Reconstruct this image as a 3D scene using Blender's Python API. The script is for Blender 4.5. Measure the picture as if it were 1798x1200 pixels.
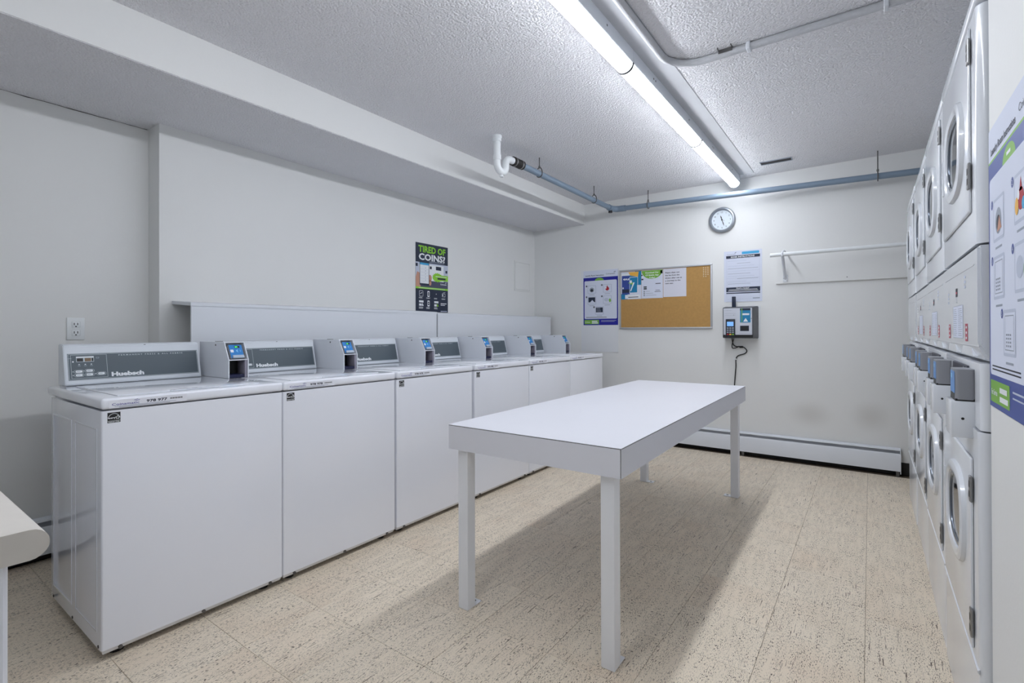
import bpy, bmesh, math, random
from mathutils import Vector, Matrix
random.seed(7)
scn = bpy.context.scene
for o in list(bpy.data.objects): bpy.data.objects.remove(o)
COL = scn.collection

# ---------------------------------------------------------------- camera
F_PX, CY, YAW, ROLL, PITCH, CAM_H = 871.78, 576.19, 0.6246, -0.0029, 0.0038, 1.1468
cam = bpy.data.cameras.new('camera')
cam.sensor_width = 36.0
cam.lens = 36.0 * F_PX / 1798.0
cam.shift_y = (CY - 600.0) / 1798.0
cam.clip_start = 0.02
camo = bpy.data.objects.new('camera', cam)
COL.objects.link(camo)
_r = Vector((math.cos(YAW), math.sin(YAW), 0)); _f = Vector((-math.sin(YAW), math.cos(YAW), 0)); _u = Vector((0, 0, 1))
_f2 = _f * math.cos(PITCH) + _u * math.sin(PITCH); _u2 = -_f * math.sin(PITCH) + _u * math.cos(PITCH)
_r3 = _r * math.cos(ROLL) + _u2 * math.sin(ROLL); _u3 = -_r * math.sin(ROLL) + _u2 * math.cos(ROLL)
M = Matrix((_r3, _u3, -_f2)).transposed().to_4x4()
M.translation = (0, 0, CAM_H)
camo.matrix_world = M
scn.camera = camo

# ---------------------------------------------------------------- world, view
w = bpy.data.worlds.new('world'); scn.world = w; w.use_nodes = True
w.node_tree.nodes['Background'].inputs[0].default_value = (0.75, 0.8, 0.85, 1)
w.node_tree.nodes['Background'].inputs[1].default_value = 0.0
vs = scn.view_settings
vs.view_transform = 'Standard'; vs.look = 'None'; vs.gamma = 1.0; vs.use_curve_mapping = False
vs.exposure = 0.0
LAMP_STRENGTH = 33.5
LAMP_COLOR = (0.90, 0.935, 1.0)

# ---------------------------------------------------------------- materials
def srgb(r, g, b):
    f = lambda c: (c/255/12.92) if c/255 <= 0.04045 else ((c/255+0.055)/1.055)**2.4
    return (f(r), f(g), f(b), 1.0)
MATS = {}
def mat(name, rgb, rough=0.5, metal=0.0, spec=0.5, emit=None, coat=0.0, mottle=0.0, mscale=3.0, bump=0.0, bscale=60.0):
    if name in MATS: return MATS[name]
    m = bpy.data.materials.new(name); m.use_nodes = True
    nt = m.node_tree; N = nt.nodes; L = nt.links
    b = N['Principled BSDF']
    col = srgb(*rgb)
    b.inputs['Base Color'].default_value = col
    b.inputs['Roughness'].default_value = rough
    b.inputs['Metallic'].default_value = metal
    b.inputs['Specular IOR Level'].default_value = spec
    b.inputs['Coat Weight'].default_value = coat
    if emit:
        b.inputs['Emission Color'].default_value = (*emit[0], 1); b.inputs['Emission Strength'].default_value = emit[1]
    geo = N.new('ShaderNodeNewGeometry')
    # every surface carries a little procedural variation
    n = N.new('ShaderNodeTexNoise'); n.inputs['Scale'].default_value = mscale; n.inputs['Detail'].default_value = 5
    L.new(geo.outputs['Position'], n.inputs['Vector'])
    mix = N.new('ShaderNodeMix'); mix.data_type = 'RGBA'
    k = max(mottle, 0.01)
    mix.inputs['A'].default_value = tuple(c*(1-k) for c in col[:3]) + (1,)
    mix.inputs['B'].default_value = tuple(min(1, c*(1+k)) for c in col[:3]) + (1,)
    L.new(n.outputs['Fac'], mix.inputs['Factor']); L.new(mix.outputs['Result'], b.inputs['Base Color'])
    if bump:
        n2 = N.new('ShaderNodeTexNoise'); n2.inputs['Scale'].default_value = bscale; n2.inputs['Detail'].default_value = 3
        L.new(geo.outputs['Position'], n2.inputs['Vector'])
        bp = N.new('ShaderNodeBump'); bp.inputs['Strength'].default_value = bump; bp.inputs['Distance'].default_value = 0.002
        L.new(n2.outputs['Fac'], bp.inputs['Height']); L.new(bp.outputs['Normal'], b.inputs['Normal'])
    MATS[name] = m
    return m

WALL = mat('wall_paint', (230, 231, 230), 0.6, mottle=0.03, mscale=1.6, bump=0.15, bscale=90)
WHITE = mat('white_enamel', (233, 236, 244), 0.10, coat=0.6, mottle=0.012, mscale=2)
WHITE_MATT = mat('white_painted_metal', (222, 226, 232), 0.38, mottle=0.015)
TOPW = mat('white_laminate', (220, 221, 228), 0.45, mottle=0.015, mscale=4)
LEGW = mat('table_leg_paint', (234, 236, 240), 0.3, mottle=0.02, mscale=6)
DRYW = mat('dryer_enamel', (222, 226, 232), 0.2, coat=0.35, mottle=0.012)
CONSOLE = mat('console_plastic', (214, 220, 227), 0.3, mottle=0.01)
SLATE = mat('slate_panel', (82, 94, 102), 0.35)
SLATE_LINE = mat('panel_line', (190, 200, 205), 0.4)
BLACK = mat('black', (14, 15, 18), 0.45)
RUBBER = mat('black_rubber', (17, 16, 16), 0.6, mottle=0.2, mscale=40)
SEAM = mat('dark_seam', (58, 52, 50), 0.7)
STEEL = mat('steel', (150, 150, 150), 0.35, metal=0.9)
DKSTEEL = mat('dark_steel', (105, 104, 104), 0.4, metal=0.7)
READER_GREY = mat('reader_grey', (140, 142, 148), 0.4)
BLUE = mat('reader_blue', (28, 128, 205), 0.3)
BLUE_L = mat('reader_pale_blue', (120, 190, 235), 0.35)
PIPE = mat('blue_grey_pvc', (122, 140, 158), 0.4, mottle=0.05, mscale=6)
PIPEW = mat('white_pvc', (232, 236, 238), 0.3)
GLASS = mat('dark_door_glass', (26, 30, 38), 0.08, spec=0.35)
GLASSIN = mat('door_glass_rim', (96, 104, 116), 0.15, metal=0.5)
CORK = mat('cork', (184, 143, 84), 0.85, mottle=0.14, mscale=55, bump=0.4, bscale=200)
ALU = mat('aluminium_frame', (186, 188, 192), 0.4, metal=0.4)
PAPER = mat('paper', (214, 220, 236), 0.7)
PAPER_W = mat('paper_lilac_white', (218, 219, 230), 0.7)
PRINT_NAVY = mat('print_navy', (26, 38, 62), 0.5)
PRINT_BLUE = mat('print_royal_blue', (24, 26, 150), 0.45)
PRINT_BLUE2 = mat('print_blue', (50, 72, 150), 0.45)
PRINT_GREEN = mat('print_green', (122, 178, 66), 0.5)
PRINT_LIME = mat('print_lime', (140, 206, 48), 0.5)
PRINT_WHITE = mat('print_white', (232, 236, 240), 0.5)
PRINT_GREY = mat('print_grey', (150, 158, 172), 0.6)
PRINT_PALE = mat('print_pale', (190, 198, 216), 0.6)
PRINT_DK = mat('print_dark', (40, 44, 58), 0.6)
PRINT_RED = mat('print_red', (176, 30, 48), 0.6)
PRINT_ROSE = mat('print_rose', (176, 82, 98), 0.6)
PRINT_TEAL = mat('print_teal', (22, 128, 176), 0.5)
PRINT_CYAN = mat('print_cyan', (60, 165, 215), 0.5)
PRINT_ORANGE = mat('print_amber', (238, 182, 72), 0.5)
PRINT_SKIN = mat('print_skin', (196, 148, 126), 0.6)
PRINT_VIOLET = mat('print_violet', (70, 70, 150), 0.5)
GREEN_LED = mat('green_led', (60, 220, 60), 0.5, emit=((0.1, 1.0, 0.15), 1.2))
AMBER_LCD = mat('amber_display', (120, 96, 70), 0.4)
LCD = mat('terminal_screen', (110, 170, 230), 0.4, emit=((0.25, 0.5, 0.95), 0.5))
COUNTER = mat('beige_laminate_counter', (208, 203, 196), 0.5, mottle=0.05, mscale=30)
LENS = mat('lamp_lens', (250, 250, 250), 0.4, emit=(LAMP_COLOR, LAMP_STRENGTH))
CORDM = mat('black_cord', (20, 20, 24), 0.5)
GREYBOX = mat('terminal_case', (96, 98, 104), 0.45)

def ceiling_mat():
    m = bpy.data.materials.new('popcorn_ceiling'); m.use_nodes = True
    N = m.node_tree.nodes; L = m.node_tree.links; b = N['Principled BSDF']
    b.inputs['Roughness'].default_value = 0.9; b.inputs['Specular IOR Level'].default_value = 0.2
    geo = N.new('ShaderNodeNewGeometry')
    v = N.new('ShaderNodeTexVoronoi'); v.inputs['Scale'].default_value = 95
    n = N.new('ShaderNodeTexNoise'); n.inputs['Scale'].default_value = 130; n.inputs['Detail'].default_value = 4
    big = N.new('ShaderNodeTexNoise'); big.inputs['Scale'].default_value = 1.3; big.inputs['Detail'].default_value = 4
    for t in (v, n, big): L.new(geo.outputs['Position'], t.inputs['Vector'])
    s = N.new('ShaderNodeMath'); s.operation = 'SUBTRACT'
    L.new(n.outputs['Fac'], s.inputs[0]); L.new(v.outputs['Distance'], s.inputs[1])
    bp = N.new('ShaderNodeBump'); bp.inputs['Strength'].default_value = 1.0; bp.inputs['Distance'].default_value = 0.006
    L.new(s.outputs[0], bp.inputs['Height']); L.new(bp.outputs['Normal'], b.inputs['Normal'])
    mix = N.new('ShaderNodeMix'); mix.data_type = 'RGBA'
    mix.inputs['A'].default_value = srgb(230, 230, 233); mix.inputs['B'].default_value = srgb(242, 242, 246)
    L.new(big.outputs['Fac'], mix.inputs['Factor'])
    L.new(mix.outputs['Result'], b.inputs['Base Color'])
    return m
POPCORN = ceiling_mat()

def tile_mat():
    m = bpy.data.materials.new('travertine_vinyl_tile'); m.use_nodes = True
    N = m.node_tree.nodes; L = m.node_tree.links; b = N['Principled BSDF']
    b.inputs['Roughness'].default_value = 0.42; b.inputs['Specular IOR Level'].default_value = 0.35
    geo = N.new('ShaderNodeNewGeometry'); oi = N.new('ShaderNodeObjectInfo')
    off = N.new('ShaderNodeVectorMath'); off.operation = 'MULTIPLY_ADD'
    comb = N.new('ShaderNodeCombineXYZ')
    for i in range(3): L.new(oi.outputs['Random'], comb.inputs[i])
    off.inputs[1].default_value = (37, 53, 0)
    L.new(comb.outputs[0], off.inputs[0]); L.new(geo.outputs['Position'], off.inputs[2])
    def tex(sx, sy, detail, rough=0.6):
        mp = N.new('ShaderNodeMapping'); mp.inputs['Scale'].default_value = (sx, sy, 1)
        L.new(off.outputs[0], mp.inputs['Vector'])
        t = N.new('ShaderNodeTexNoise'); t.inputs['Scale'].default_value = 1; t.inputs['Detail'].default_value = detail
        t.inputs['Roughness'].default_value = rough
        L.new(mp.outputs[0], t.inputs['Vector']); return t.outputs['Fac']
    def ramp(src, a, c):
        r = N.new('ShaderNodeMapRange'); r.inputs['From Min'].default_value = a; r.inputs['From Max'].default_value = c
        L.new(src, r.inputs['Value']); return r.outputs['Result']
    def mul(a, c):
        x = N.new('ShaderNodeMath'); x.operation = 'MULTIPLY'; x.use_clamp = True
        L.new(a, x.inputs[0]); L.new(c, x.inputs[1]); return x.outputs[0]
    def mx(fac, A, B):
        q = N.new('ShaderNodeMix'); q.data_type = 'RGBA'
        L.new(fac, q.inputs['Factor'])
        for s, v in (('A', A), ('B', B)):
            if isinstance(v, tuple): q.inputs[s].default_value = v
            else: L.new(v, q.inputs[s])
        return q.outputs['Result']
    base = mx(ramp(tex(9, 3, 5), .3, .7), srgb(227, 214, 193), srgb(233, 220, 200))
    base = mx(mul(ramp(tex(2.2, 2.2, 3), .45, .75), ramp(tex(2.2, 2.2, 1), .2, .9)), base, srgb(222, 203, 180))
    spk = ramp(tex(350, 85, 2, .55), .565, .598)
    band = ramp(tex(60, 7, 3, .6), .36, .60)
    fine = ramp(tex(480, 190, 1, .5), .60, .67)
    c = mx(mul(spk, band), base, srgb(58, 46, 36))
    streak = ramp(tex(210, 11, 2, .5), .635, .66)
    c = mx(mul(streak, ramp(tex(9, 3, 2), .48, .62)), c, srgb(84, 68, 54))
    c = mx(mul(fine, ramp(tex(26, 3, 2), .40, .62)), c, srgb(110, 96, 80))
    L.new(c, b.inputs['Base Color'])
    return m
TILE = tile_mat()

# ---------------------------------------------------------------- mesh helpers
def box(bm, x0, x1, y0, y1, z0, z1):
    v = [bm.verts.new(p) for p in ((x0,y0,z0),(x1,y0,z0),(x1,y1,z0),(x0,y1,z0),(x0,y0,z1),(x1,y0,z1),(x1,y1,z1),(x0,y1,z1))]
    for f in ((0,3,2,1),(4,5,6,7),(0,1,5,4),(1,2,6,5),(2,3,7,6),(3,0,4,7)): bm.faces.new([v[i] for i in f])
    return bm
def B(*a, r=0.0, seg=2, axis=None):
    bm = bmesh.new(); box(bm, *a)
    if r > 0:
        es = []
        for e in bm.edges:
            d = (e.verts[0].co - e.verts[1].co)
            ax = 'xyz'[max(range(3), key=lambda i: abs(d[i]))]
            if axis is None or ax in axis: es.append(e)
        bmesh.ops.bevel(bm, geom=es, offset=r, segments=seg, affect='EDGES', profile=0.5)
    return bm
def prism(pts, axis, a, b, bm=None, r=0.0, seg=2):
    """extrude a 2-D polygon along axis; pts are (u,v) in the remaining axes in xyz order"""
    bm = bm or bmesh.new()
    def p3(u, v, t):
        return {'x': (t, u, v), 'y': (u, t, v), 'z': (u, v, t)}[axis]
    A = [bm.verts.new(p3(u, v, a)) for u, v in pts]; Bv = [bm.verts.new(p3(u, v, b)) for u, v in pts]
    n = len(pts)
    fs = [bm.faces.new(A), bm.faces.new(Bv[::-1])]
    for i in range(n): fs.append(bm.faces.new((A[i], Bv[i], Bv[(i+1) % n], A[(i+1) % n])))
    bmesh.ops.recalc_face_normals(bm, faces=fs)
    if r: bmesh.ops.bevel(bm, geom=list({e for f in fs for e in f.edges}), offset=r, segments=seg, affect='EDGES')
    return bm
def tube(pts, r, n=12, bm=None, cap=True):
    bm = bm or bmesh.new(); P = [Vector(p) for p in pts]; rings = []
    t0 = (P[1]-P[0]).normalized()
    up = Vector((0,0,1)) if abs(t0.z) < 0.9 else Vector((1,0,0))
    nrm = (up - t0*up.dot(t0)).normalized()
    for i, p in enumerate(P):
        t = (P[min(i+1,len(P)-1)] - P[max(i-1,0)]).normalized()
        nrm = (nrm - t*nrm.dot(t)).normalized(); bi = t.cross(nrm)
        rr = r[i] if isinstance(r, (list, tuple)) else r
        rings.append([bm.verts.new(p + (nrm*math.cos(2*math.pi*k/n) + bi*math.sin(2*math.pi*k/n))*rr) for k in range(n)])
    for a, b in zip(rings, rings[1:]):
        for k in range(n): bm.faces.new((a[k], a[(k+1)%n], b[(k+1)%n], b[k]))
    if cap:
        bm.faces.new(rings[0][::-1]); bm.faces.new(rings[-1])
    bmesh.ops.recalc_face_normals(bm, faces=bm.faces[:])
    return bm
def smooth_path(pts, n=8):
    P = [Vector(p) for p in pts]; out = []
    for i in range(len(P)-1):
        p0, p1, p2, p3 = P[max(i-1,0)], P[i], P[i+1], P[min(i+2,len(P)-1)]
        for k in range(n):
            t = k/n
            out.append(0.5*((2*p1)+(-p0+p2)*t+(2*p0-5*p1+4*p2-p3)*t*t+(-p0+3*p1-3*p2+p3)*t**3))
    return out + [P[-1]]
def obj(name, bm, m, parent=None, label=None, smooth=30):
    me = bpy.data.meshes.new(name)
    if isinstance(bm, bmesh.types.BMesh):
        bm.to_mesh(me); bm.free()
    else: me = bm
    if not me.materials: me.materials.append(m)
    if smooth and len(me.polygons) > 6:
        me.polygons.foreach_set('use_smooth', [True]*len(me.polygons))
        me.set_sharp_from_angle(angle=math.radians(smooth))
    o = bpy.data.objects.new(name, me); COL.objects.link(o)
    if parent: o.parent = parent
    if label: o['label'] = label
    return o
def thing(name, label, cat, loc=(0,0,0), rz=0, group=None):
    o = bpy.data.objects.new(name, None); COL.objects.link(o)
    o.empty_display_size = 0.1
    o.location = loc; o.rotation_euler = (0,0,rz); o['label'] = label; o['category'] = cat
    if group: o['group'] = group
    return o
def tag(o, label, cat, group=None):
    o['label'] = label; o['category'] = cat
    if group: o['group'] = group
    return o
def struct(name, bm, m, label=None):
    o = obj(name, bm, m); o['kind'] = 'structure'
    if label: o['label'] = label
    return o

_TC = {}
def text_polys(s, bold=0.0):
    k = (s, bold)
    if k in _TC: return _TC[k]
    cu = bpy.data.curves.new('t', 'FONT'); cu.body = s; cu.size = 1.0; cu.offset = bold; cu.resolution_u = 2; cu.dimensions = '2D'; cu.fill_mode = 'BOTH'
    ob = bpy.data.objects.new('t', cu)
    me = bpy.data.meshes.new_from_object(ob)
    vs = [(v.co.x, v.co.y) for v in me.vertices]; fs = [tuple(p.vertices) for p in me.polygons]
    bpy.data.objects.remove(ob); bpy.data.curves.remove(cu); bpy.data.meshes.remove(me)
    _TC[k] = (vs, fs); return _TC[k]

class Print:
    """flat print on a plane: o origin, u right, v up (local to the thing)"""
    def __init__(s, o, u, v):
        s.o, s.u, s.v = Vector(o), Vector(u).normalized(), Vector(v).normalized(); s.n = s.u.cross(s.v); s.L = {}
    def _bm(s, name, m):
        k = (name, m.name)
        if name in ('picture', 'banner', 'photo', 'icon', 'store_badge', 'bullet', 'button', 'reader', 'warning_sticker', 'rule', 'key', 'number_disc', 'hand', 'phone', 'burst', 'print', 'indicator', 'numeral', 'mark'): k = (name, m.name, len(s.L))
        if k not in s.L: s.L[k] = (bmesh.new(), m)
        return s.L[k][0]
    def P(s, a, b, h): return s.o + s.u*a + s.v*b + s.n*h
    def poly(s, m, pts, h=0.0006, name='print'):
        bm = s._bm(name, m); f = bm.faces.new([bm.verts.new(s.P(a, b, h)) for a, b in pts]); f.normal_update()
        if f.normal.dot(s.n) < 0: f.normal_flip()
    def rect(s, m, a0, b0, a1, b1, h=0.0006, name='print'): s.poly(m, [(a0,b0),(a1,b0),(a1,b1),(a0,b1)], h, name)
    def rrect(s, m, a0, b0, a1, b1, r, h=0.0006, name='print'):
        pts = []
        for cx, cy, st in ((a1-r,b0+r,-90),(a1-r,b1-r,0),(a0+r,b1-r,90),(a0+r,b0+r,180)):
            for k in range(4):
                t = math.radians(st+30*k); pts.append((cx+r*math.cos(t), cy+r*math.sin(t)))
        s.poly(m, pts, h, name)
    def ell(s, m, a, b, ra, rb, h=0.0006, name='print', n=20, t0=0, t1=360):
        s.poly(m, [(a+ra*math.cos(math.radians(t0+(t1-t0)*k/n)), b+rb*math.sin(math.radians(t0+(t1-t0)*k/n))) for k in range(n if t1-t0 >= 360 else n+1)], h, name)
    def frame(s, m, a0, b0, a1, b1, t, h=0.0006, name='print'):
        s.rect(m,a0,b0,a1,b0+t,h,name); s.rect(m,a0,b1-t,a1,b1,h,name); s.rect(m,a0,b0+t,a0+t,b1-t,h,name); s.rect(m,a1-t,b0+t,a1,b1-t,h,name)
    def stroke(s, m, pts, t, h=0.0006, name='print'):
        for (a0,b0),(a1,b1) in zip(pts, pts[1:]):
            d = math.hypot(a1-a0, b1-b0) or 1; nx, ny = -(b1-b0)/d*t/2, (a1-a0)/d*t/2
            s.poly(m, [(a0+nx,b0+ny),(a0-nx,b0-ny),(a1-nx,b1-ny),(a1+nx,b1+ny)], h, name)
    def bars(s, m, a0, a1, b, dy, n, t, h=0.0006, name='fine_print', seed=0):
        R = random.Random(seed)
        for i in range(n):
            e = a1 - (a1-a0)*R.uniform(0, .3); s.rect(m, a0, b-i*dy, e, b-i*dy+t, h, name)
    def text(s, m, txt, a, b, height, width=None, h=0.0006, name='lettering', bold=0.0, centre=False):
        vs, fs = text_polys(txt, bold)
        x0 = min(v[0] for v in vs); x1 = max(v[0] for v in vs)
        sy = height/0.73; sx = (width/(x1-x0)) if width else sy
        if centre: a = a - (x1-x0)*sx/2
        bm = s._bm(name, m)
        V = [bm.verts.new(s.P(a+(x-x0)*sx, b+y*sy, h)) for x, y in vs]
        for f in fs:
            try:
                F = bm.faces.new([V[i] for i in f]); F.normal_update()
                if F.normal.dot(s.n) < 0: F.normal_flip()
            except ValueError: pass
    def build(s, parent):
        for k, (bm, m) in s.L.items():
            o = obj(k[0], bm, m, parent, smooth=0)
            if k[0] in ('fine_print', 'energy_label', 'panel_line', 'swoosh', 'groove'): o['kind'] = 'stuff'
        s.L = {}

def copy_tree(o, parent=None):
    c = o.copy(); COL.objects.link(c); c.parent = parent
    for ch in o.children: copy_tree(ch, c)
    return c

def smudged_wall():
    """wall paint with two soft soot smudges above the heater"""
    m = WALL.copy(); m.name = 'wall_paint_smudged'
    N = m.node_tree.nodes; L = m.node_tree.links; b = N['Principled BSDF']
    src = b.inputs['Base Color'].links[0].from_socket
    geo = N.new('ShaderNodeNewGeometry')
    for (x, z, rx, rz) in ((-.42, .42, .16, .11), (0.0, .44, .13, .12)):
        sub = N.new('ShaderNodeVectorMath'); sub.operation = 'SUBTRACT'; sub.inputs[1].default_value = (x, 4.93, z)
        L.new(geo.outputs['Position'], sub.inputs[0])
        mul = N.new('ShaderNodeVectorMath'); mul.operation = 'MULTIPLY'; mul.inputs[1].default_value = (1/rx, 0, 1/rz)
        L.new(sub.outputs[0], mul.inputs[0])
        ln = N.new('ShaderNodeVectorMath'); ln.operation = 'LENGTH'; L.new(mul.outputs[0], ln.inputs[0])
        mr = N.new('ShaderNodeMapRange'); mr.interpolation_type = 'SMOOTHSTEP'
        mr.inputs['From Min'].default_value = 0; mr.inputs['From Max'].default_value = 1.3; mr.inputs['To Min'].default_value = .30; mr.inputs['To Max'].default_value = 0
        L.new(ln.outputs['Value'], mr.inputs['Value'])
        mx = N.new('ShaderNodeMix'); mx.data_type = 'RGBA'; mx.inputs['B'].default_value = srgb(168, 162, 152)
        L.new(mr.outputs['Result'], mx.inputs['Factor']); L.new(src, mx.inputs['A']); src = mx.outputs['Result']
    L.new(src, b.inputs['Base Color'])
    return m

# ================================================================ SETTING
XL, XREC, XR, YB, YF, ZC, ZB, XB = -3.222, -3.381, 0.235, 4.93, -0.45, 2.528, 2.312, -2.56
YREC = 1.098
floor = struct('floor', B(-3.5, 1.12, -0.56, 5.05, -0.06, -0.003), mat('tile_joint', (96, 84, 70), .8))
tm = bpy.data.meshes.new('tile')
_b = B(-0.1517, 0.1517, -0.1517, 0.1517, -0.004, 0.0, r=0.0005, seg=1); _b.to_mesh(tm); _b.free(); tm.materials.append(TILE)
PITCHT = 0.3045
for i in range(-11, 4):
    for j in range(-1, 16):
        x = -0.02 + PITCHT*(i+0.5); y = 0.590 + PITCHT*(j-1.5)
        if x < XREC-0.1 or y > YB+0.13 or y < YF-.1: continue
        if x > XR+0.16 and y < 1.6: continue
        o = bpy.data.objects.new('tile', tm); COL.objects.link(o); o.location = (x, y, 0); o.parent = floor
        o.rotation_euler = (0, 0, math.pi*random.randint(0, 1))
struct('ceiling', B(-3.5, 1.12, -0.56, 5.05, ZC, ZC+0.1), POPCORN)
struct('wall_back', B(-3.5, 1.12, YB, YB+0.1, 0, ZC+.02), smudged_wall())
struct('wall_left', prism([(XREC,-0.55),(XREC,YREC),(XL,YREC),(XL,5.0),(-3.5,5.0),(-3.5,-0.55)], 'z', 0, ZC+.02), WALL)
struct('wall_right', prism([(XR,-0.55),(XR,1.640),(1.0,1.640),(1.0,5.0),(1.1,5.0),(1.1,-0.55)], 'z', 0, ZC+.02), WALL)
struct('wall_front', B(-3.5, 1.1, YF-0.1, YF, 0, ZC+.02), WALL)
blk = struct('trim_1', B(-3.45, XB, -0.5, YB+.02, ZB, ZC+.02), WALL, 'boxed ceiling bulkhead running above the washers')
obj('soffit', B(-3.44, XB-0.004, -0.49, YB+.01, ZB-0.003, ZB+0.002), POPCORN, blk)
_R = random.Random(5); _p = [(XREC+.002, 0.42+.028*i, ZB-.004+_R.uniform(-.0015, .0015)) for i in range(25)]
obj('caulk_crack', tube(_p, [(_R.uniform(.0006, .0022)) for _ in _p], 5), SEAM, blk)
struct('trim_2', B(-0.945, -0.822, 0.4, 4.79, ZC-0.003, ZC+.002), mat('smooth_ceiling_patch', (190, 192, 196), 0.75, mottle=0.10, mscale=5, bump=.3, bscale=12), 'smooth strip of ceiling beside the lamps')
bb = struct('baseboard_back', B(-3.222, 1.0, YB-0.006, YB+.002, 0, 0.10, r=0.002, seg=1), RUBBER)
struct('baseboard_left', B(XREC-.002, XREC+0.006, YF, YREC, 0, 0.10, r=0.002, seg=1), RUBBER)

# ---------------------------------------------------------------- fluorescent lamps
LX = -0.985
def lamp(y0, y1, label, last, suffix=''):
    t = thing('ceiling_lamp'+suffix, label, 'ceiling light', (LX, (y0+y1)/2, ZC-0.13), 0, 'row of strip lamps on the ceiling')
    h = (y1-y0)/2
    obj('channel', B(-0.046, 0.046, -h+.001, h-.001, 0.062, 0.1305, r=0.003, seg=1), WHITE_MATT, t)
    pts = [(0.041*math.cos(a), 0.064-0.036*math.sin(a)) for a in [math.pi*k/14 for k in range(15)]]
    obj('lens'+suffix, prism(pts, 'y', -h+0.004, h-0.004), LENS, t, smooth=40)
    for s in (-1, 1):
        p2 = [(0.0455*math.cos(a), 0.0655-0.0420*math.sin(a)) for a in [math.pi*k/14 for k in range(15)]]
        obj('end_band', prism(p2, 'y', s*h, s*(h-0.007)), mat('lamp_end_grey', (46, 47, 50), .6) if not (last and s > 0) else PIPEW, t)
    for yy in (-h*.55, -h*.5, h*.5):
        obj('screw', B(0.0455, 0.0475, yy-.004, yy+.004, .095, .103), DKSTEEL, t)
    return t
lamp(-0.120, 1.113, 'glowing strip lamp above the beige counter end of the room', False, '_offscreen')
lamp(1.115, 2.335, 'glowing strip lamp running beside the bent ceiling conduit', False)
lamp(2.337, 3.567, 'glowing strip lamp between the conduit lamp and the clock wall lamp', False)
lamp(3.569, 4.80, 'glowing strip lamp whose end nearly touches the clock wall', True)

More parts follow.
